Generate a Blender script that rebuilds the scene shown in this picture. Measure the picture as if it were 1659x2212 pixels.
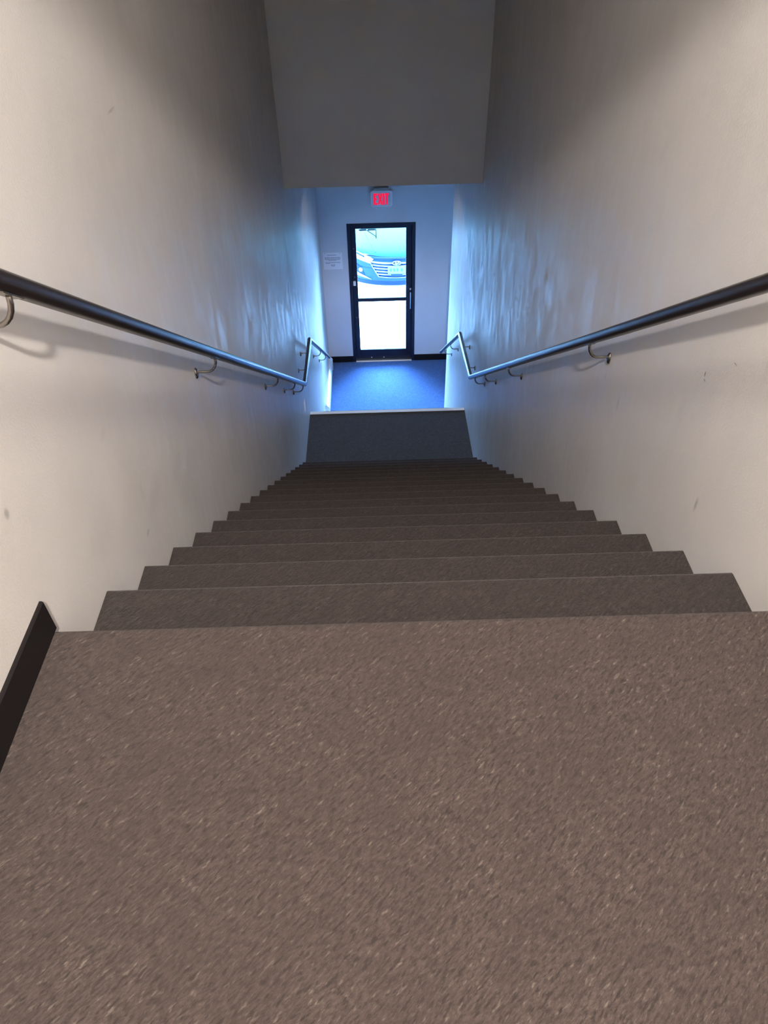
import bpy, bmesh, math, random
from mathutils import Vector, Matrix
random.seed(7)
for o in list(bpy.data.objects): bpy.data.objects.remove(o)
S = bpy.context.scene
COL = S.collection

# ------------------------------------------------------------------ camera
R_ = Vector((0.99958255, -0.02253966, -0.01807456))
U_ = Vector((0.02858051, 0.67986154, 0.73278335))
F_ = Vector((0.00422848, 0.73299403, -0.68022193))
cam_d = bpy.data.cameras.new('camera'); cam = bpy.data.objects.new('camera', cam_d); COL.objects.link(cam)
cam.matrix_world = Matrix(((R_.x, U_.x, -F_.x, .7268), (R_.y, U_.y, -F_.y, 0), (R_.z, U_.z, -F_.z, 1.2511), (0, 0, 0, 1)))
cam_d.sensor_fit = 'VERTICAL'; cam_d.sensor_height = 36; cam_d.lens = 1558.95 / 2212 * 36
cam_d.clip_start = .02; cam_d.clip_end = 200
S.camera = cam

# ------------------------------------------------------------------ world and lights
S.view_settings.view_transform = 'Standard'; S.view_settings.look = 'None'
S.view_settings.gamma = 1; S.view_settings.use_curve_mapping = False
S.view_settings.exposure = 0
W = bpy.data.worlds.new('sky'); S.world = W; W.use_nodes = True
bg = W.node_tree.nodes['Background']; bg.inputs[0].default_value = (.235, .49, 1, 1); bg.inputs[1].default_value = 165.0


def light(name, kind, loc, energy, color, **k):
    d = bpy.data.lights.new(name, kind); d.energy = energy; d.color = color
    o = bpy.data.objects.new(name, d); COL.objects.link(o); o.location = loc
    for a, b in k.items(): setattr(d, a, b)
    return o


light('ceiling_spot', 'SPOT', (.82, -1.0, 2.66), 1000, (1, .925, .86), shadow_soft_size=.045, spot_size=math.radians(128), spot_blend=.10)
light('ceiling_panel', 'AREA', (.82, 1.30, 2.68), 26, (1, .94, .88), shape='SQUARE', size=.28, spread=math.radians(146))
light('vestibule_spot', 'SPOT', (.82, 7.7, -.9), 14, (1, .88, .72), shadow_soft_size=.05, spot_size=math.radians(116), spot_blend=.3)
po = light('daylight_portal', 'AREA', (.83, 9.93, -3.55), 1, (1, 1, 1), shape='RECTANGLE', size=1.0, size_y=2.2)
po.rotation_euler = (math.radians(-90), 0, 0); po.data.cycles.is_portal = True
sun = light('sun', 'SUN', (0, 0, 12), 12, (.75, .9, 1), angle=.01)
sun.rotation_euler = Vector((.35, .75, -.9)).to_track_quat('-Z', 'Y').to_euler()

# ------------------------------------------------------------------ dimensions
XR = 1.65                      # corridor width
RIS, TRD, Y0 = .1783, .2546, 1.0194
N0 = 1.0007                    # nosing of the upper floor
ZM = -18 * RIS                 # intermediate landing
YM = 6.4182
ZF = -4.6103                   # lower floor
YF = 9.7404                    # inner face of the far wall
YH, ZH = 6.2436, -.8438        # bulkhead
CEIL = 2.70
YR = 8.36                      # end of the right stair wall
XV = 2.75                      # right wall of the vestibule


# ------------------------------------------------------------------ helpers
def link(name, bm, m, parent=None, smooth=False, base=None):
    me = bpy.data.meshes.new(name)
    off = Vector((0, 0, 0)) if parent is None else worldloc(parent)
    if parent is None and base is not None: off = Vector(base)
    bmesh.ops.translate(bm, verts=bm.verts, vec=-off)
    bmesh.ops.recalc_face_normals(bm, faces=bm.faces)
    bm.to_mesh(me); bm.free()
    for mm in (m if isinstance(m, (list, tuple)) else [m]): me.materials.append(mm)
    if smooth:
        for p in me.polygons: p.use_smooth = True
    o = bpy.data.objects.new(name, me); COL.objects.link(o)
    if parent is not None: o.parent = parent; WL[o.name] = off
    else: o.location = off; WL[o.name] = off
    return o


WL = {}


def worldloc(o): return WL[o.name].copy()


def thing(name, label, cat, loc=(0, 0, 0), group=None):
    o = bpy.data.objects.new(name, None); COL.objects.link(o); o.location = loc; o.empty_display_size = .05
    WL[o.name] = Vector(loc); o['label'] = label; o['category'] = cat
    if group: o['group'] = group
    return o


def tag(o, label, cat, group=None):
    o['label'] = label; o['category'] = cat
    if group: o['group'] = group
    return o


def struct(o, label=None):
    o['kind'] = 'structure'
    if label: o['label'] = label
    return o


def box(bm, a, b, bev=0, seg=2):
    r = bmesh.ops.create_cube(bm, size=1)
    vs = r['verts']
    for v in vs:
        v.co = Vector([(a[i] + b[i]) / 2 + v.co[i] * (b[i] - a[i]) for i in range(3)])
    if bev:
        es = list({e for v in vs for e in v.link_edges})
        bmesh.ops.bevel(bm, geom=es, offset=bev, segments=seg, profile=.5, affect='EDGES')
    return bm


def boxes(*l, bev=0):
    bm = bmesh.new()
    for a, b in l: box(bm, a, b, bev)
    return bm


def tube(bm, pts, r, n=16, caps='round'):
    """swept round tube with mitred bends; round caps"""
    pts = [Vector(p) for p in pts]
    T = []
    for i in range(len(pts)):
        a = (pts[i] - pts[i - 1]).normalized() if i else None
        b = (pts[i + 1] - pts[i]).normalized() if i < len(pts) - 1 else None
        T.append((a or b, b or a))
    d0 = T[0][1]
    up = Vector((1, 0, 0)) if abs(d0.x) < .9 else Vector((0, 0, 1))
    u = d0.cross(up).normalized(); v = d0.cross(u).normalized()
    rings = []

    def ring(c, u, v, rr): return [bm.verts.new(c + (u * math.cos(2 * math.pi * k / n) + v * math.sin(2 * math.pi * k / n)) * rr) for k in range(n)]
    if caps == 'round':
        for j in range(3, 0, -1):
            a = j * math.pi / 8
            rings.append(ring(pts[0] - d0 * r * .45 * math.sin(a), u, v, r * math.cos(a)))
    prev = d0
    for i, p in enumerate(pts):
        a, b = T[i]
        t = (a + b).normalized()
        q = prev.rotation_difference(t); prev = t
        u = q @ u; v = q @ v
        u = (u - t * u.dot(t)).normalized(); v = t.cross(u).normalized()
        m = a.cross(b)
        sc = 1 / max(.5, t.dot(a))
        if m.length > 1e-5:
            m.normalize(); s = m.cross(t).normalized()
            R = [bm.verts.new(p + (lambda w: w + s * (w.dot(s) * (sc - 1)))((u * math.cos(2 * math.pi * k / n) + v * math.sin(2 * math.pi * k / n)) * r)) for k in range(n)]
        else: R = ring(p, u, v, r)
        rings.append(R)
    if caps == 'round':
        for j in (1, 2, 3):
            a = j * math.pi / 8
            rings.append(ring(pts[-1] + prev * r * .45 * math.sin(a), u, v, r * math.cos(a)))
    for A, B in zip(rings, rings[1:]):
        for k in range(n): bm.faces.new((A[k], A[(k + 1) % n], B[(k + 1) % n], B[k]))
    bm.faces.new(rings[0][::-1]); bm.faces.new(rings[-1])
    return bm


def prism(bm, poly, axis, a, b):
    """extrude a 2-D polygon along axis (0 x,1 y,2 z) from a to b"""
    def P(p, t):
        return {0: (t, p[0], p[1]), 1: (p[0], t, p[1]), 2: (p[0], p[1], t)}[axis]
    A = [bm.verts.new(P(p, a)) for p in poly]; B = [bm.verts.new(P(p, b)) for p in poly]
    n = len(poly)
    bm.faces.new(A); bm.faces.new(B[::-1])
    for i in range(n): bm.faces.new((A[i], B[i], B[(i + 1) % n], A[(i + 1) % n]))
    return bm


def rrect(x0, z0, x1, z1, r, n=5):
    out = []
    for cx, cz, a0 in ((x1 - r, z1 - r, 0), (x0 + r, z1 - r, 90), (x0 + r, z0 + r, 180), (x1 - r, z0 + r, 270)):
        for k in range(n + 1):
            a = math.radians(a0 + 90 * k / n); out.append((cx + r * math.cos(a), cz + r * math.sin(a)))
    return out


# ------------------------------------------------------------------ materials
def mat(name, col, rough=.6, metal=0, spec=.5, **k):
    m = bpy.data.materials.new(name); m.use_nodes = True
    b = m.node_tree.nodes['Principled BSDF']
    b.inputs['Base Color'].default_value = (*col, 1); b.inputs['Roughness'].default_value = rough
    b.inputs['Metallic'].default_value = metal; b.inputs['Specular IOR Level'].default_value = spec
    for a, v in k.items(): b.inputs[a].default_value = v
    return m


class G:
    """tiny node-graph helper on a material's tree, in world-position coordinates"""
    def __init__(s, m):
        s.t = m.node_tree; s.n = s.t.nodes; s.b = s.n['Principled BSDF']
        s.pos = s.n.new('ShaderNodeNewGeometry').outputs['Position']

    def L(s, a, b): s.t.links.new(a, b)

    def map(s, scale=(1, 1, 1), rot=(0, 0, 0), loc=(0, 0, 0), kind='POINT'):
        m = s.n.new('ShaderNodeMapping'); m.vector_type = kind
        m.inputs['Scale'].default_value = scale; m.inputs['Rotation'].default_value = rot; m.inputs['Location'].default_value = loc
        s.L(s.pos, m.inputs[0]); return m.outputs[0]

    def noise(s, vec, scale, detail=2, rough=.5, dist=0):
        m = s.n.new('ShaderNodeTexNoise'); m.inputs['Scale'].default_value = scale; m.inputs['Detail'].default_value = detail
        m.inputs['Roughness'].default_value = rough; m.inputs['Distortion'].default_value = dist
        s.L(vec, m.inputs['Vector']); return m.outputs[0]

    def ramp(s, fac, stops):
        m = s.n.new('ShaderNodeValToRGB'); e = m.color_ramp.elements
        while len(e) < len(stops): e.new(.5)
        for i, (p, c) in enumerate(stops):
            e[i].position = p; e[i].color = (*c, 1) if isinstance(c, tuple) else (c, c, c, 1)
        s.L(fac, m.inputs[0]); return m.outputs[0]

    def mix(s, fac, a, b, mode='MIX'):
        m = s.n.new('ShaderNodeMix'); m.data_type = 'RGBA'; m.blend_type = mode
        for i, v in ((0, fac), (6, a), (7, b)):
            if isinstance(v, (int, float)): m.inputs[i].default_value = v
            elif isinstance(v, tuple): m.inputs[i].default_value = (*v, 1)
            else: s.L(v, m.inputs[i])
        return m.outputs[2]

    def math(s, op, a, b=0.0, c=0.0):
        m = s.n.new('ShaderNodeMath'); m.operation = op
        for i, v in enumerate((a, b, c)):
            if isinstance(v, (int, float)): m.inputs[i].default_value = v
            else: s.L(v, m.inputs[i])
        return m.outputs[0]

    def bump(s, h, strength, dist):
        m = s.n.new('ShaderNodeBump'); m.inputs['Strength'].default_value = strength; m.inputs['Distance'].default_value = dist
        s.L(h, m.inputs['Height']); s.L(m.outputs[0], s.b.inputs['Normal'])

    def smudge(s, c, r, col, amt):
        """a scuff centred at c with radii r (world metres); returns mask 0..amt"""
        m = s.n.new('ShaderNodeVectorMath'); m.operation = 'SUBTRACT'; s.L(s.pos, m.inputs[0]); m.inputs[1].default_value = c
        d = s.n.new('ShaderNodeVectorMath'); d.operation = 'DIVIDE'; s.L(m.outputs[0], d.inputs[0]); d.inputs[1].default_value = r
        l = s.n.new('ShaderNodeVectorMath'); l.operation = 'LENGTH'; s.L(d.outputs[0], l.inputs[0])
        mr = s.n.new('ShaderNodeMapRange'); mr.interpolation_type = 'SMOOTHSTEP'
        mr.inputs['From Min'].default_value = .2; mr.inputs['From Max'].default_value = 1.1
        mr.inputs['To Min'].default_value = amt; mr.inputs['To Max'].default_value = 0
        s.L(l.outputs['Value'], mr.inputs['Value']); return mr.outputs[0]


def wall_mat(name, col, rough, marks=()):
    m = mat(name, col, rough); g = G(m)
    big = g.noise(g.map((1, 1, .8)), 1.3, 3, .55)
    c = g.mix(g.ramp(big, [(.35, 0.0), (.7, 1.0)]), tuple(x * .955 for x in col), tuple(min(1, x * 1.05) for x in col))
    st = g.noise(g.map((1, 2.2, 1.1)), 2.6, 4, .6)
    c = g.mix(g.ramp(st, [(.60, 0.0), (.80, .10)]), c, tuple(x * .74 for x in col))
    for cc, r, mc, a in marks:
        c = g.mix(g.smudge(cc, r, mc, a), c, mc)
    g.L(c, g.b.inputs['Base Color'])
    # rolled satin paint: vertical lap marks show in the gloss
    lap = g.noise(g.map((1, 1.6, .35)), 9.0, 4, .65, .5)
    bl = g.noise(g.map((1, 1.3, .7)), 5.5, 4, .7, .8)
    g.L(g.math('ADD', g.ramp(lap, [(.3, rough - .12), (.7, rough + .02)]), g.ramp(bl, [(.35, 0.0), (.6, .14)])), g.b.inputs['Roughness'])
    peel = g.noise(g.map((1, 1, 1)), 190, 2, .6)
    lp = g.noise(g.map((1, 1.0, .22)), 16, 3, .6)
    h = g.math('ADD', g.math('MULTIPLY', peel, .35), g.math('MULTIPLY', lp, .22))
    g.bump(h, .35, .004)
    return m


GR = (.24, .22, .21); DK = (.07, .06, .06)
M = {}
M['wall_l'] = wall_mat('satin_wall_paint_left', (.525, .495, .468), .42, [
    ((0, 2.275, .712), (.2, .045, .006), GR, .55), ((0, 1.042, .308), (.2, .012, .016), DK, .45),
    ((0, 1.621, -.311), (.2, .02, .012), GR, .45), ((0, 1.75, -.28), (.2, .10, .06), (.42, .39, .38), .35),
    ((0, 1.35, -.05), (.2, .12, .10), (.45, .42, .40), .35), ((0, 1.55, .12), (.2, .03, .02), (.42, .38, .38), .3)])
M['wall_r'] = wall_mat('satin_wall_paint_right', (.525, .495, .468), .42, [
    ((1.65, 1.733, .137), (.2, .004, .011), DK, .85), ((1.65, 1.725, .122), (.2, .010, .004), DK, .6),
    ((1.65, 1.60, .250), (.2, .012, .003), DK, .6), ((1.65, 1.545, -.189), (.2, .010, .035), DK, .4),
    ((1.65, 1.80, -.05), (.2, .03, .12), (.44, .40, .40), .35), ((1.65, 2.3, -.35), (.2, .015, .05), GR, .3),
    ((1.65, 2.49, -.345), (.2, .002, .035), DK, .5), ((1.65, 3.94, -1.35), (.2, .002, .03), DK, .35)])
M['wall_f'] = wall_mat('matt_wall_paint', (.62, .62, .63), .62)
M['bulk'] = wall_mat('bulkhead_paint', (.46, .44, .405), .6)
M['ceil'] = mat('ceiling_paint', (.45, .43, .41), .85)


def carpet(name, base, hi, lo, noses=False, fleck=1.0):
    m = mat(name, base, .95, spec=.15); g = G(m)
    b = g.b; b.inputs['Sheen Weight'].default_value = .06; b.inputs['Sheen Roughness'].default_value = .6
    ang = math.radians(44)
    def fib(k, loc=(0, 0, 0), da=0): return g.map((1, 1 / k, 1 / 1.5), (0, 0, ang + da), loc, 'TEXTURE')
    n1 = g.noise(fib(2.8), 58, 3, .68); n2 = g.noise(fib(2.0), 135, 2, .6); n3 = g.noise(g.map((1, 1, 1)), 4.5, 3, .6)
    n4 = g.noise(fib(3.0, (3, 1, 0)), 50, 2, .55); n5 = g.noise(fib(3.0, (9, 4, 2)), 56, 2, .5); n6 = g.noise(fib(1.6, (5, 2, 7)), 17, 3, .6)
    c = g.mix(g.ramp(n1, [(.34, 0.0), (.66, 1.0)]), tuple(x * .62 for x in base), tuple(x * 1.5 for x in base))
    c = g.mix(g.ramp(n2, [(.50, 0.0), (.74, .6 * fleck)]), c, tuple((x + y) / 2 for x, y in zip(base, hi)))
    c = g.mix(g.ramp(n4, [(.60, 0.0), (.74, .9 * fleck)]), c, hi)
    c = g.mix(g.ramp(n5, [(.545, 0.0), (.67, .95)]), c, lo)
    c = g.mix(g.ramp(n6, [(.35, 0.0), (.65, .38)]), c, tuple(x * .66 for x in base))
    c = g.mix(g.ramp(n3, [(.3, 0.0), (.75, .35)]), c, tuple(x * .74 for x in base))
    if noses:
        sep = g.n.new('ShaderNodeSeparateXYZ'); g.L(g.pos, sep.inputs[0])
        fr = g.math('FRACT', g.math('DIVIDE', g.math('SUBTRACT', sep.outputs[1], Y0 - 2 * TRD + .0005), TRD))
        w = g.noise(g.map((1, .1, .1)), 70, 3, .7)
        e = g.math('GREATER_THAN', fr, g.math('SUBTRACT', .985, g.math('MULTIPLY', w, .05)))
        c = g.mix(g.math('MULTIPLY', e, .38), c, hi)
    g.L(c, b.inputs['Base Color'])
    g.bump(g.math('ADD', n1, g.math('MULTIPLY', n2, .6)), .8, .006)
    return m


BR = (.0405, .0285, .0245)
M['carpet'] = carpet('brown_loop_carpet', BR, (.125, .10, .083), (.020, .014, .012))
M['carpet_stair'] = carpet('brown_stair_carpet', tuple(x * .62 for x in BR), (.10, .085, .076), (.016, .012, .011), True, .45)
M['carpet_mid'] = carpet('daylit_brown_carpet', (.046, .044, .045), (.075, .07, .068), (.026, .024, .024), False, .3)  # same brown carpet, with the blue daylight on it put into a greyer base
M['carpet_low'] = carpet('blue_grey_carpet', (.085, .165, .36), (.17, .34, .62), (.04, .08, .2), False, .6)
M['rubber'] = mat('black_rubber', (.006, .004, .004), .6, spec=.25)
M['rail'] = mat('dark_bronze_rail', (.016, .012, .012), .28, 0, .5, **{'Coat Weight': .25, 'Coat Roughness': .12})
M['nickel'] = mat('brushed_nickel', (.36, .33, .30), .25, 1)
M['frame'] = mat('dark_anodised_frame', (.010, .013, .030), .5, spec=.3)
M['alu'] = mat('aluminium', (.62, .64, .66), .35, .9)
M['white'] = mat('white_plastic', (.88, .88, .88), .45)
M['paper'] = mat('white_paper', (.80, .80, .82), .8)
M['ink'] = mat('printed_ink', (.22, .22, .26), .8)
M['heater'] = mat('white_enamel', (.80, .82, .80), .25, 0, .6)
M['heater_cap'] = mat('grey_enamel', (.42, .44, .43), .4)
M['stone'] = mat('pale_concrete', (.62, .62, .60), .9)
M['render'] = mat('outside_render', (.5, .5, .48), .9)
gl = bpy.data.materials.new('door_glass'); gl.use_nodes = True; t = gl.node_tree
for n in list(t.nodes):
    if n.type != 'OUTPUT_MATERIAL': t.nodes.remove(n)
o_ = [n for n in t.nodes if n.type == 'OUTPUT_MATERIAL'][0]
tr = t.nodes.new('ShaderNodeBsdfTransparent'); tr.inputs[0].default_value = (.90, .95, .95, 1)
gs = t.nodes.new('ShaderNodeBsdfGlossy'); gs.inputs['Roughness'].default_value = .02
fr = t.nodes.new('ShaderNodeFresnel'); fr.inputs[0].default_value = 1.45; mx = t.nodes.new('ShaderNodeMixShader')
t.links.new(fr.outputs[0], mx.inputs[0]); t.links.new(tr.outputs[0], mx.inputs[1]); t.links.new(gs.outputs[0], mx.inputs[2]); t.links.new(mx.outputs[0], o_.inputs[0])
M['glass'] = gl
M['exit_red'] = mat('lit_red_letters', (.25, .0, .01), .6, spec=.1, **{'Emission Color': (1, .004, .05, 1), 'Emission Strength': 1.0})

# ------------------------------------------------------------------ the shell
TH = .2
struct(link('wall_left', boxes(((-TH, -4.6, ZF - .1), (0, YF, CEIL))), M['wall_l']))
struct(link('wall_right', boxes(((XR, -4.6, ZF - .1), (XR + .15, YR, CEIL))), M['wall_r']))
struct(link('wall_vestibule_return', boxes(((XR + .15, YR - .15, ZF - .1), (XV + TH, YR, ZH))), M['wall_f']))
struct(link('wall_vestibule_right', boxes(((XV, YR, ZF - .1), (XV + TH, YF, ZH))), M['wall_f']))
struct(link('wall_back', boxes(((-TH, -4.8, -.1), (XR + .15, -4.6, CEIL))), M['wall_f']))
DX0, DX1, DZ1 = .372, 1.305, -2.494
bm = boxes(((-TH, YF, ZF - .1), (DX0, YF + .2, ZH + .3)), ((DX1, YF, ZF - .1), (XV + TH, YF + .2, ZH + .3)),
           ((DX0, YF, DZ1), (DX1, YF + .2, ZH + .3)))
struct(link('wall_far', bm, M['wall_f']))
struct(link('wall_bulkhead', boxes(((0, YH, ZH), (XR, YH + .15, CEIL))), M['bulk']))
struct(link('ceiling', boxes(((-TH, -4.8, CEIL), (XR + .15, YH + .15, CEIL + .15))), M['ceil']))
struct(link('ceiling_vestibule', boxes(((0, YH + .15, ZH), (XV + TH, YF, ZH + .15))), M['ceil']))


def floor_slab(y0, y1, z, x0, x1, nose, m, name, r=.014):
    poly = [(y0, z - .18), (y0, z), (y1 - r, z)] if nose else [(y0, z - .18), (y0, z), (y1, z), (y1, z - .18)]
    if nose:
        for k in range(1, 6):
            a = math.pi / 2 * k / 5
            poly.append((y1 - r + r * math.sin(a), z - r + r * math.cos(a)))
        poly.append((y1 - .012, z - .06)); poly.append((y1 - .012, z - .18))
    bm = prism(bmesh.new(), poly, 0, x0, x1)
    return struct(link(name, bm, m))


floor_slab(-4.6, N0, 0, 0, XR, True, M['carpet'], 'floor_upper')
floor_slab(Y0 + 17 * TRD - .01, YM - .015, ZM, 0, XR, False, M['carpet_mid'], 'floor_landing')
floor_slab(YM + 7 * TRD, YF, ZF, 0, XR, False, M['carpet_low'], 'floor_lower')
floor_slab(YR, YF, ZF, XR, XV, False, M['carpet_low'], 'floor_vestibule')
struct(link('trim_1', prism(bmesh.new(), [(YM - .016, ZM - .045), (YM - .016, ZM - .006), (YM - .050, ZM - .001), (YM - .050, ZM + .004), (YM - .006, ZM + .004), (YM + .002, ZM - .004), (YM + .002, ZM - .045)], 0, .002, XR - .002), mat('pale_nosing', (.82, .84, .86), .5)),
       'pale metal nosing along the far edge of the landing')

# ------------------------------------------------------------------ stairs


def step_mesh(y0, y1, z, r=.014):
    poly = [(y0 - .012, z - RIS + .002), (y0 - .012, z), (y1 - r, z)]
    for k in range(1, 6):
        a = math.pi / 2 * k / 5
        poly.append((y1 - r + r * math.sin(a), z - r + r * math.cos(a)))
    poly += [(y1 - .012, z - .055), (y1 - .012, z - RIS + .002)]
    return prism(bmesh.new(), poly, 0, .001, XR - .001)


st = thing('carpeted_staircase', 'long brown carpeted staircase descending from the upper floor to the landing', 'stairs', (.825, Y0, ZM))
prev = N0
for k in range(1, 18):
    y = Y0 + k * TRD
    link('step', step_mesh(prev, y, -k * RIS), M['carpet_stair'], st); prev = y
st2 = thing('carpeted_staircase', 'short carpeted flight dropping out of sight between the landing and the blue carpet', 'stairs', (.825, YM, ZF))
prev = YM
rz = (ZM - ZF) / 8
for k in range(1, 8):
    y = YM + k * TRD
    link('step', step_mesh(prev, y, ZM - k * rz), M['carpet_mid'], st2); prev = y

# ------------------------------------------------------------------ baseboards


def base_profile(h, t=.008, toe=.016): return [(0, 0), (0, h), (t * .6, h), (t, h - .003), (t, 0)]


def baseboard(name, p, flip, a, b, axis, at, z, h):
    pts = []
    for d, hh in base_profile(h):
        pts.append((at + (d if not flip else -d), z + hh))
    return struct(link(name, prism(bmesh.new(), pts, axis, a, b), M['rubber']), p)


baseboard('baseboard_left', 'black rubber baseboard ending at the top stair on the left', False, -4.6, 1.005, 1, 0, .0, .090)
baseboard('baseboard_right', 'black rubber baseboard on the right of the upper floor', True, -4.6, 1.005, 1, XR, .0, .090)
baseboard('baseboard_far_left', 'black baseboard left of the exit door', True, .0, DX0, 0, YF, ZF, .10)
baseboard('baseboard_far_right', 'black baseboard right of the exit door', True, DX1, XV, 0, YF, ZF, .10)

# ------------------------------------------------------------------ handrails
RR = .0205


def bracket(parent, x_wall, sgn, y, zr, slope, x_rail):
    """sgn +1: wall on the low-x side"""
    zb = zr - RR * math.sqrt(1 + slope * slope) * .98
    zp = zr - .082
    bm = bmesh.new()
    pts = [(x_wall + sgn * .004, y, zp), (x_wall + sgn * .035, y, zp)]
    R = .042; cx = x_rail - R * sgn
    for k in range(0, 7):
        a = math.pi / 2 * k / 6
        pts.append((cx + sgn * R * math.sin(a), y, zp + (zb - zp - .002) * (1 - math.cos(a))))
    tube(bm, pts, .0055, 10)
    b = link('bracket', bm, M['nickel'], parent, True)
    bm = bmesh.new()
    n = 20; d = (0, .004, .010)
    rings = []
    for rr, off in ((.019, 0), (.019, .004), (.015, .008), (.007, .011)):
        rings.append([bm.verts.new((x_wall + sgn * off, y + rr * .8 * math.cos(2 * math.pi * k / n), zp - .006 + rr * 1.25 * math.sin(2 * math.pi * k / n))) for k in range(n)])
    for A, B in zip(rings, rings[1:]):
        for k in range(n): bm.faces.new((A[k], A[(k + 1) % n], B[(k + 1) % n], B[k]))
    bm.faces.new(rings[0]); bm.faces.new(rings[-1])
    link('wall_plate', bm, M['nickel'], b, True)
    bm = bmesh.new()
    L = .03
    box(bm, (x_rail - .011, y - L, -.0018), (x_rail + .011, y + L, .0018), .001, 1)
    for v in bm.verts: v.co.z += zb + (v.co.y - y) * slope
    link('saddle', bm, M['nickel'], b, False)


def handrail(label, xw, sgn, pts, br):
    xr = xw + sgn * .09
    t = thing('handrail', label, 'handrail', (xw, pts[2][0], pts[2][1]), 'wall handrails of the staircase')
    P = [(xr, y, z) for y, z in pts]
    link('rail', tube(bmesh.new(), P, RR, 24), M['rail'], t, True)
    for y in br:
        for (ya, za), (yb, zb) in zip(pts, pts[1:]):
            if ya <= y <= yb:
                s = (zb - za) / (yb - ya); bracket(t, xw, sgn, y, za + s * (y - ya), s, xr); break


handrail('dark round handrail bracketed along the left wall, bending at the landing', 0, 1,
         [(.30, 1.327), (1.182, .716), (5.43, -2.228), (6.215, -2.232), (8.52, -3.80)], [1.19, 2.515, 3.99, 4.775, 5.28, 5.80, 6.10, 7.30, 7.98])
handrail('dark round handrail bracketed along the right wall, bending at the landing', XR, -1,
         [(.30, 1.338), (1.433, .552), (5.53, -2.268), (6.43, -2.335), (8.20, -3.575)], [1.10, 2.49, 3.94, 4.77, 5.255, 5.86, 6.30, 7.18, 7.76])

# ------------------------------------------------------------------ exit door
YD = YF + .055
dr = bpy.data.objects.new('door_1', None); COL.objects.link(dr); dr.location = (.84, YF, ZF); WL[dr.name] = Vector(dr.location)
struct(dr, 'dark framed glass exit door at the bottom')
fw = .042
link('door_frame', boxes(((DX0, YF - .006, ZF), (DX0 + fw, YF + .12, DZ1)), ((DX1 - fw, YF - .006, ZF), (DX1, YF + .12, DZ1)), ((DX0 + fw, YF - .006, DZ1 - fw), (DX1 - fw, YF + .12, DZ1)), bev=.003), M['frame'], dr)
link('door_leak_stop', boxes(((DX0 + fw, YD + .047, ZF), (DX0 + fw + .018, YD + .062, DZ1 - fw)), ((DX1 - fw - .018, YD + .047, ZF), (DX1 - fw, YD + .062, DZ1 - fw)), ((DX0 + fw, YD + .047, DZ1 - fw - .018), (DX1 - fw, YD + .062, DZ1 - fw)), ((DX0 + fw, YD + .047, ZF), (DX1 - fw, YD + .062, ZF + .04))), M['frame'], dr)  # added behind the leaf to block daylight leaking through the gaps
lx0, lx1, lz0, lz1 = DX0 + fw + .003, DX1 - fw - .003, ZF + .022, DZ1 - fw - .003
gx0, gx1 = .489, 1.178
link('door_leaf', boxes(((lx0, YD, lz0), (gx0, YD + .045, lz1)), ((gx1, YD, lz0), (lx1, YD + .045, lz1)),
                        ((gx0, YD, -2.590), (gx1, YD + .045, lz1)), ((gx0, YD + .002, -3.655), (gx1, YD + .043, -3.600)),
                        ((gx0, YD, lz0), (gx1, YD + .045, -4.44)), bev=.004), M['frame'], dr)
link('glass_pane', boxes(((gx0, YD + .018, -3.60), (gx1, YD + .024, -2.590))), M['glass'], dr)
link('glass_pane', boxes(((gx0, YD + .018, -4.44), (gx1, YD + .024, -3.655))), M['glass'], dr)
link('threshold', prism(bmesh.new(), [(YF - .015, ZF), (YF + .0, ZF + .014), (YF + .11, ZF + .014), (YF + .125, ZF)], 0, DX0 + fw, DX1 - fw), M['alu'], dr)
for x in (.655, .84): link('sweep_screw', tube(bmesh.new(), [(x, YD - .004, ZF + .035), (x, YD + .004, ZF + .035)], .011, 12), M['alu'], dr)
# pull handle
bm = tube(bmesh.new(), [(1.243, YD - .045, -3.50), (1.243, YD - .045, -3.755)], .0095, 14)
h = link('door_handle', bm, M['alu'], dr, True)
for z in (-3.525, -3.73): link('handle_post', tube(bmesh.new(), [(1.243, YD, z), (1.243, YD - .045, z)], .007, 10), M['alu'], h, True)
link('lock_cylinder', tube(bmesh.new(), [(1.243, YD - .016, -3.468), (1.243, YD + .002, -3.468)], .017, 20), M['alu'], dr, True)
bm = boxes(((1.195, YD - .012, -3.62), (1.228, YD, -3.49)), bev=.004)
link('latch_paddle', bm, M['frame'], dr)
link('alarm_contact', boxes(((.425, YD - .022, -3.395), (.462, YD, -3.325)), bev=.006), M['white'], dr)
for z in (-2.86, -3.27, -3.90): link('hinge_screw', tube(bmesh.new(), [(.452, YD - .003, z), (.452, YD + .003, z)], .006, 10), M['alu'], dr)
# closer
c = link('door_closer', boxes(((.560, YD - .058, -2.572), (.760, YD, -2.515)), bev=.008), M['frame'], dr)
link('closer_trim', boxes(((.535, YD - .030, -2.604), (.640, YD - .006, -2.590)), ((.655, YD - .030, -2.604), (.760, YD - .006, -2.590)), bev=.002), M['alu'], c)
link('closer_pivot', tube(bmesh.new(), [(.622, YD - .040, -2.516), (.622, YD - .040, -2.490)], .012, 14), M['alu'], c, True)
bm = tube(bmesh.new(), [(.650, YD - .035, -2.600), (.765, YD - .075, -2.665)], .0055, 10)
tube(bm, [(.768, YD - .010, -2.585), (.768, YD - .075, -2.695)], .0055, 10)
tube(bm, [(.55, YD - .02, -2.607), (.768, YD - .02, -2.600)], .004, 10)
link('closer_arm', bm, M['frame'], c, True)
# small sticker on the lower pane
link('glass_sticker', prism(bmesh.new(), [(1.075, -3.835), (1.09, -3.83), (1.10, -3.822), (1.098, -3.836), (1.09, -3.84)], 1, YD + .014, YD + .018), M['ink'], dr)

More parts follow.
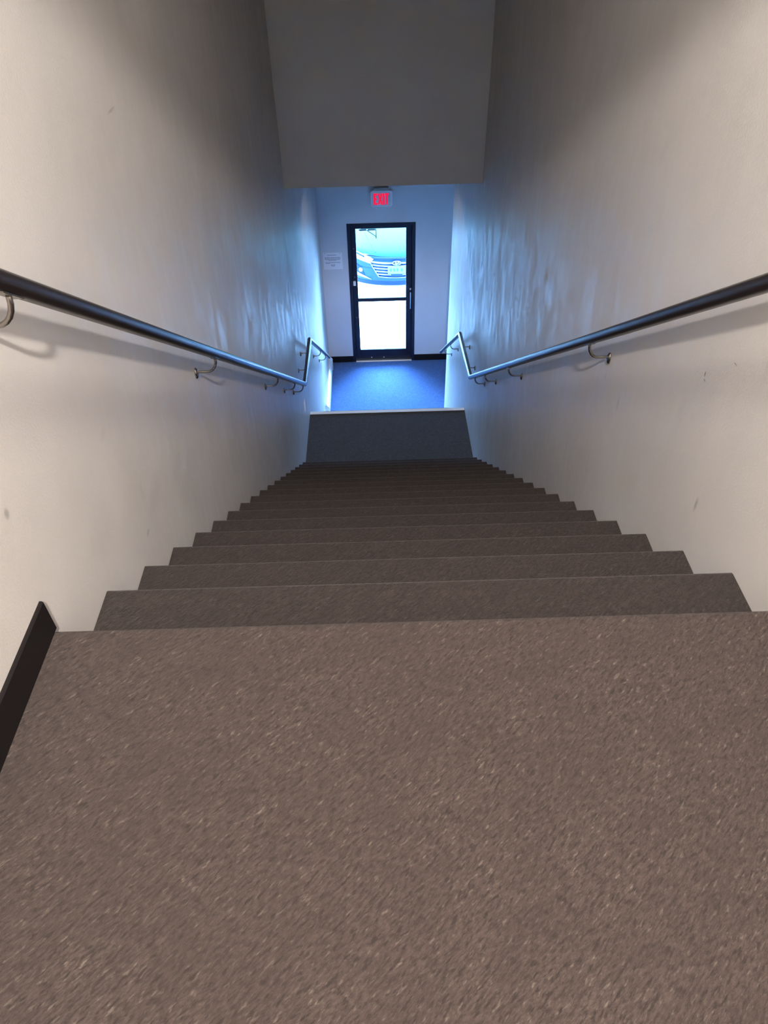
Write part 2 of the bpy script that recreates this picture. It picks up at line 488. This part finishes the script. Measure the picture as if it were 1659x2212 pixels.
# ------------------------------------------------------------------ exit sign
ex = thing('exit_sign', 'white box exit sign with lit red letters above the door', 'exit sign', (.845, YF, -2.28))
link('housing', prism(bmesh.new(), rrect(.710, -2.262, .992, -2.062, .028), 1, YF - .055, YF - .001), M['white'], ex)
link('canopy', prism(bmesh.new(), rrect(.755, -2.066, .945, -2.030, .006), 1, YF - .05, YF - .001), mat('grey_canopy', (.35, .34, .32), .5), ex)
link('face_plate', prism(bmesh.new(), rrect(.732, -2.247, .970, -2.078, .014), 1, YF - .059, YF - .054), mat('sign_face', (.74, .74, .76), .4), ex)
y1, y0 = YF - .0585, YF - .0625
zt, zb = -2.092, -2.232; hh = zt - zb; zm = (zt + zb) / 2; s = .020
E_ = [(0, 0), (.049, 0), (.049, s), (.022, s), (.022, hh / 2 - s * .5), (.040, hh / 2 - s * .5), (.040, hh / 2 + s * .5), (.022, hh / 2 + s * .5), (.022, hh - s), (.049, hh - s), (.049, hh), (0, hh)]
X_ = [(0, 0), (.021, 0), (.031, hh * .30), (.041, 0), (.062, 0), (.042, hh * .5), (.062, hh), (.041, hh), (.031, hh * .70), (.021, hh), (0, hh), (.020, hh * .5)]
I_ = [(0, 0), (.022, 0), (.022, hh), (0, hh)]
T_ = [(.014, 0), (.036, 0), (.036, hh - s), (.052, hh - s), (.052, hh), (0, hh), (0, hh - s), (.014, hh - s)]
bm = bmesh.new(); x = .7485
for P, w in ((E_, .052), (X_, .065), (I_, .026), (T_, .052)):
    prism(bm, [(x + px, zb + pz) for px, pz in P], 1, y0, y1); x += w + .0015
link('letters', bm, M['exit_red'], ex)

# ------------------------------------------------------------------ paper notice
pn = thing('paper_notice', 'white printed notice pinned to the far wall left of the door', 'notice', (.16, YF, -3.13))
bm = prism(bmesh.new(), [(.030, -3.125), (.294, -3.122), (.290, -2.884), (.028, -2.880)], 1, YF - .003, YF - .0005)
link('sheet', bm, M['paper'], pn)
rows = [(.085, .215, -2.918, .008), (.050, .262, -2.952, .007), (.048, .265, -2.966, .007), (.055, .258, -2.980, .007), (.100, .205, -2.994, .007), (.055, .262, -3.024, .007), (.060, .120, -3.037, .006), (.130, .185, -3.060, .010), (.138, .178, -3.074, .007)]
for a, b, z, h_ in rows:
    bm = bmesh.new(); x = a
    while x < b:
        w = random.uniform(.010, .026); w = min(w, b - x)
        if w > .003: box(bm, (x, YF - .0036, z - h_ / 2), (x + w, YF - .003, z + h_ / 2))
        x += w + .005
    link('text_line', bm, M['ink'], pn)
for x, z in ((.052, -2.890), (.262, -2.893)): link('push_pin', tube(bmesh.new(), [(x, YF - .007, z), (x, YF - .002, z)], .004, 8), M['rubber'], pn)

# ------------------------------------------------------------------ outlet
op = thing('wall_outlet', 'small pale outlet plate low on the left wall beside the landing', 'outlet', (0, 5.985, -2.89))
link('cover_plate', prism(bmesh.new(), rrect(5.950, -2.888, 6.020, -2.773, .006), 0, 0.0, .006), M['white'], op)
for z in (-2.805, -2.856):
    rc = link('socket_face', prism(bmesh.new(), rrect(5.968, z - .014, 6.002, z + .014, .010), 0, .006, .0085), M['white'], op)
    for y in (5.978, 5.992): link('slot', boxes(((.0085, y - .001, z - .004), (.0088, y + .001, z + .005))), M['rubber'], rc)

# ------------------------------------------------------------------ baseboard heater
ya, yb, zh = 8.30, 9.60, .185
ht = thing('baseboard_heater', 'long white baseboard heater low on the left wall near the door', 'heater', (0, ya, ZF))
prof = [(.0, .02), (.0, zh), (.022, zh), (.050, zh - .030), (.060, zh - .045), (.060, .035), (.052, .02)]
link('casing', prism(bmesh.new(), [(a, ZF + b) for a, b in prof], 1, ya + .03, yb - .03), M['heater'], ht)
pc = [(.0, 0), (.0, zh + .004), (.023, zh + .004), (.053, zh - .028), (.063, zh - .043), (.063, .0)]
link('end_cap', prism(bmesh.new(), [(a, ZF + b) for a, b in pc], 1, ya, ya + .04), M['heater_cap'], ht)
e2 = link('end_cap', prism(bmesh.new(), [(a, ZF + b) for a, b in pc], 1, yb - .09, yb), M['heater'], ht)
bm = bmesh.new(); tube(bm, [(.056, yb - .045, ZF + .135), (.066, yb - .045, ZF + .135)], .009, 12)
link('thermostat_knob', bm, M['rubber'], e2)

# ------------------------------------------------------------------ outside
struct(link('floor_pavement', boxes(((-12, YF + .2, ZF - .15), (14, 34, ZF - .015))), M['stone']))
struct(link('wall_facade', boxes(((-8, YF + .02, ZF - .1), (-TH, YF + .2, 3.4)), ((XV + TH, YF + .02, ZF - .1), (10, YF + .2, 3.4)), ((-TH, YF + .02, ZH + .3), (XV + TH, YF + .2, 3.4))), M['render']))

# ------------------------------------------------------------------ car
CY, CX, CZ = 12.0, 1.12, ZF - .015
paint = mat('sky_tinted_car_paint', (.001, .030, .024), .35, .0, .10)  # cyan of the sky reflected in the hood is put into the base colour
trimc = mat('dark_car_trim', (.001, .008, .036), .6, spec=.1)  # dark plastic, the blue haze over it put into its colour
chrome = mat('car_chrome', (.11, .13, .12), .35, 1)
lens = mat('headlamp_lens', (.2, .24, .22), .2, .2, .6)
glassd = mat('car_window', (.02, .03, .04), .05, 0, .8)
tyre = mat('tyre', (.015, .015, .016), .8)
plate_m = mat('licence_plate', (.05, .08, .07), .5, spec=.1)
car = thing('car', 'blue car parked nose in outside the exit door', 'car', (CX, CY + 2.3, CZ))


def fY(x, z):   # depth of the nose surface
    t = 0.0
    if z > .60: t = (z - .60) * .55
    elif z < .34: t = (.34 - z) * .35
    return .34 * (abs(x) / .88) ** 2.4 + t


def patch(bm, c, off, th, nx=14, nz=4):
    """bilinear quad given by 4 (x,z) corners (bl,br,tr,tl), laid on the nose, off in front, th thick"""
    F = []; B = []
    for j in range(nz + 1):
        v = j / nz; f = []; b = []
        for i in range(nx + 1):
            u = i / nx
            p = [(c[0][k] * (1 - u) + c[1][k] * u) * (1 - v) + (c[3][k] * (1 - u) + c[2][k] * u) * v for k in (0, 1)]
            y = fY(p[0], p[1]) - off
            f.append(bm.verts.new((CX + p[0], CY + y, CZ + p[1]))); b.append(bm.verts.new((CX + p[0], CY + y + th, CZ + p[1])))
        F.append(f); B.append(b)
    for j in range(nz):
        for i in range(nx):
            bm.faces.new((F[j][i], F[j][i + 1], F[j + 1][i + 1], F[j + 1][i])); bm.faces.new((B[j][i], B[j + 1][i], B[j + 1][i + 1], B[j][i + 1]))
    for i in range(nx):
        bm.faces.new((F[0][i], B[0][i], B[0][i + 1], F[0][i + 1])); bm.faces.new((F[nz][i], F[nz][i + 1], B[nz][i + 1], B[nz][i]))
    for j in range(nz):
        bm.faces.new((F[j][0], F[j + 1][0], B[j + 1][0], B[j][0])); bm.faces.new((F[j][nx], B[j][nx], B[j + 1][nx], F[j + 1][nx]))
    return bm


def mirror(c): return [(-c[1][0], c[1][1]), (-c[0][0], c[0][1]), (-c[3][0], c[3][1]), (-c[2][0], c[2][1])]


# body: stations from the bumper top back over the hood, glass and roof (y, z, half width, side drop)
def loft(stations, m, name, nx=20, drop_pow=3):
    bm = bmesh.new(); rows = []
    for (y, z, w, dz, sw) in stations:
        r = []
        for i in range(nx + 1):
            u = -1 + 2 * i / nx
            r.append(bm.verts.new((CX + u * w, CY + y + sw * abs(u) ** 2.4, CZ + z - dz * abs(u) ** drop_pow)))
        rows.append(r)
    for A, B in zip(rows, rows[1:]):
        for i in range(nx): bm.faces.new((A[i], A[i + 1], B[i + 1], B[i]))
    return link(name, bm, m, car, True)


loft([(.045, .665, .70, -.06, .17), (.07, .70, .72, -.05, .18), (.13, .735, .74, -.03, .19), (.30, .79, .77, .0, .16), (.60, .86, .80, .03, .10), (.95, .92, .82, .05, .04), (1.15, .945, .83, .06, .0)], paint, 'hood')
# raised creases on the hood
for sgn in (-1, 1):
    bm = tube(bmesh.new(), [(CX + sgn * x, CY + y, CZ + z) for x, y, z in ((.36, .12, .716), (.42, .30, .775), (.52, .60, .843), (.60, .95, .902))], .013, 10)
    link('hood_crease', bm, paint, car, True)
loft([(1.15, .945, .80, .06, 0), (1.45, 1.15, .72, .05, 0), (1.75, 1.33, .62, .03, 0), (1.95, 1.42, .58, .02, 0)], glassd, 'windshield')
loft([(1.95, 1.42, .58, .02, 0), (2.3, 1.47, .60, .03, 0), (2.9, 1.46, .60, .03, 0), (3.3, 1.40, .58, .03, 0)], paint, 'roof')
loft([(3.3, 1.40, .58, .03, 0), (3.7, 1.2, .66, .04, 0), (3.95, 1.04, .74, .05, 0)], glassd, 'rear_window')
loft([(3.95, 1.04, .80, .05, 0), (4.4, 1.0, .80, .05, 0), (4.55, .8, .82, .0, -.1), (4.57, .45, .84, 0, -.12), (4.5, .25, .82, 0, -.1)], paint, 'trunk')
for sgn in (-1, 1):
    bm = bmesh.new()
    out = [(.34, .28), (.45, .70), (.95, .87), (1.15, .90), (3.95, .98), (4.45, .88), (4.5, .3)]
    arch = lambda c: [(c + .35 * math.cos(a), .32 + .35 * math.sin(a)) for a in [math.pi * k / 10 for k in range(11)]]
    poly = out + [(3.95, .25)] + arch(3.52) + [(3.1, .2), (1.3, .2)] + arch(.90) + [(.5, .25)]
    prism(bm, [(CY + a, CZ + b) for a, b in poly], 0, CX + sgn * .86, CX + sgn * .82)
    link('side_panel', bm, paint, car)
    bm = bmesh.new()
    A = [(1.25, .93, .80), (1.95, 1.38, .60), (3.25, 1.37, .60), (3.85, 1.02, .80)]
    f = [bm.verts.new((CX + sgn * w, CY + y, CZ + z)) for y, z, w in A]; g_ = [bm.verts.new((CX + sgn * (w - .02), CY + y, CZ + z)) for y, z, w in A]
    bm.faces.new(f); bm.faces.new(g_[::-1])
    for i in range(4): bm.faces.new((f[i], f[(i + 1) % 4], g_[(i + 1) % 4], g_[i]))
    link('side_window', bm, glassd, car)
    for wy in (.90, 3.52):
        bm = bmesh.new(); n = 28; rings = []
        for xx, rr in ((.66, .26), (.66, .30), (.69, .325), (.82, .325), (.85, .30), (.85, .21), (.83, .19), (.835, .03)):
            rings.append([bm.verts.new((CX + sgn * xx, CY + wy + rr * math.cos(2 * math.pi * k / n), CZ + .325 + rr * math.sin(2 * math.pi * k / n))) for k in range(n)])
        for P, Q in zip(rings, rings[1:]):
            for k in range(n): bm.faces.new((P[k], P[(k + 1) % n], Q[(k + 1) % n], Q[k]))
        bm.faces.new(rings[0]); bm.faces.new(rings[-1])
        link('wheel', bm, tyre, car, True)
# nose
bm = bmesh.new()
patch(bm, [(-.84, .22), (.84, .22), (.86, .45), (-.86, .45)], 0, .04, 30, 4)
patch(bm, [(-.86, .45), (.86, .45), (.86, .66), (-.86, .66)], 0, .04, 30, 4)
bumper = link('bumper', bm, mat('bumper_paint', (.001, .013, .050), .5, 0, .12), car, True)  # darker copy of the car's paint, without the sky reflection painted into the hood
bm = patch(bmesh.new(), [(-.80, .12), (.80, .12), (.84, .225), (-.84, .225)], -.02, .03, 30, 2)
link('lower_valance', bm, trimc, car, True)
link('hood_gap', patch(bmesh.new(), [(-.40, .615), (.40, .615), (.44, .655), (-.44, .655)], .004, .01, 24, 2), trimc, car, True)
gr = link('grille', patch(bmesh.new(), [(-.31, .325), (.31, .325), (.47, .60), (-.47, .60)], .006, .008, 24, 4), trimc, car, True)
for k in range(5):
    z = .365 + k * .051; hw = .32 + (z - .325) * .55
    t_ = .020 if k < 4 else .028
    bm = patch(bmesh.new(), [(-hw, z - t_ / 2 + .012), (hw, z - t_ / 2 + .012), (hw, z + t_ / 2 + .012), (-hw, z + t_ / 2 + .012)], .018, .014, 24, 1)
    for v in bm.verts: v.co.z -= .012 * (1 - ((v.co.x - CX) / .47) ** 2)
    link('grille_bar', bm, chrome, gr, True)
bm = bmesh.new()
def npt(x, z, off=.016): return (CX + x, CY + fY(x, z) - off, CZ + z)
tube(bm, [npt(-.46, .585), npt(-.42, .50), npt(-.36, .40), npt(-.315, .325), npt(-.15, .312), npt(0, .310), npt(.15, .312), npt(.315, .325), npt(.36, .40), npt(.42, .50), npt(.46, .585)], .009, 8)
link('grille_surround', bm, chrome, gr, True)
for sgn in (-1, 1):
    q = [(-.84, .63), (-.46, .545), (-.40, .625), (-.80, .76)]
    if sgn > 0: q = mirror(q)
    hl = link('headlight', patch(bmesh.new(), q, .014, .03, 14, 5), lens, car, True)
    q2 = [(-.80, .695), (-.56, .635), (-.55, .655), (-.80, .72)]
    if sgn > 0: q2 = mirror(q2)
    link('headlight_trim', patch(bmesh.new(), q2, .019, .006, 8, 1), trimc, hl, True)
    q = [(-.76, .34), (-.55, .31), (-.60, .44), (-.72, .53)]
    if sgn > 0: q = mirror(q)
    fp = link('fog_lamp_recess', patch(bmesh.new(), q, .004, .006, 10, 4), trimc, car, True)
    xx, zz = sgn * .625, .405
    bm = bmesh.new(); tube(bm, [npt(xx, zz, -.01), npt(xx, zz, .016)], .035, 18)
    link('fog_lamp', bm, lens, fp, True)
    q = [(-.76, .30), (-.44, .245), (-.50, .275), (-.76, .385)]
    if sgn > 0: q = mirror(q)
    link('bumper_blade', patch(bmesh.new(), q, .012, .02, 12, 2), lens, car, True)
# badge: chrome oval ring with a slanted letter H inside, as on the car
bm = bmesh.new(); n = 32
def orow(rx, rz, off): return [bm.verts.new((CX + rx * math.cos(2 * math.pi * k / n), CY - off, CZ + .578 + rz * math.sin(2 * math.pi * k / n))) for k in range(n)]
rs = [orow(.078, .042, .020), orow(.078, .042, .036), orow(.064, .031, .036), orow(.064, .031, .030)]
for P, Q in zip(rs, rs[1:]):
    for k in range(n): bm.faces.new((P[k], P[(k + 1) % n], Q[(k + 1) % n], Q[k]))
bm.faces.new(rs[0]); bm.faces.new(rs[-1])
def slab(pts): prism(bm, [(CX + a, CZ + .578 + b) for a, b in pts], 1, CY - .038, CY - .030)
slab([(-.040, -.026), (-.022, -.030), (-.006, .028), (-.024, .024)])
slab([(.006, -.028), (.024, -.024), (.040, .026), (.022, .030)])
slab([(-.020, -.010), (.018, .000), (.020, .012), (-.018, .002)])
link('badge', bm, chrome, car, True)
pl = link('licence_plate', prism(bmesh.new(), rrect(CX - .155, CZ + .395, CX + .155, CZ + .535, .012), 1, CY - .045, CY - .036), plate_m, car)
ink = mat('plate_ink', (.01, .04, .04), .5, spec=.1)
for i, x in enumerate((-.105, -.045, .012, .085)):   # characters too blurred to read in the photograph
    bm = prism(bmesh.new(), rrect(CX + x - .016, CZ + .440, CX + x + .016, CZ + .492, .012), 1, CY - .047, CY - .045)
    link('plate_character', bm, ink, pl)
link('plate_bracket', boxes(((CX - .10, CY - .036, CZ + .345), (CX + .10, CY - .012, CZ + .395))), trimc, car)
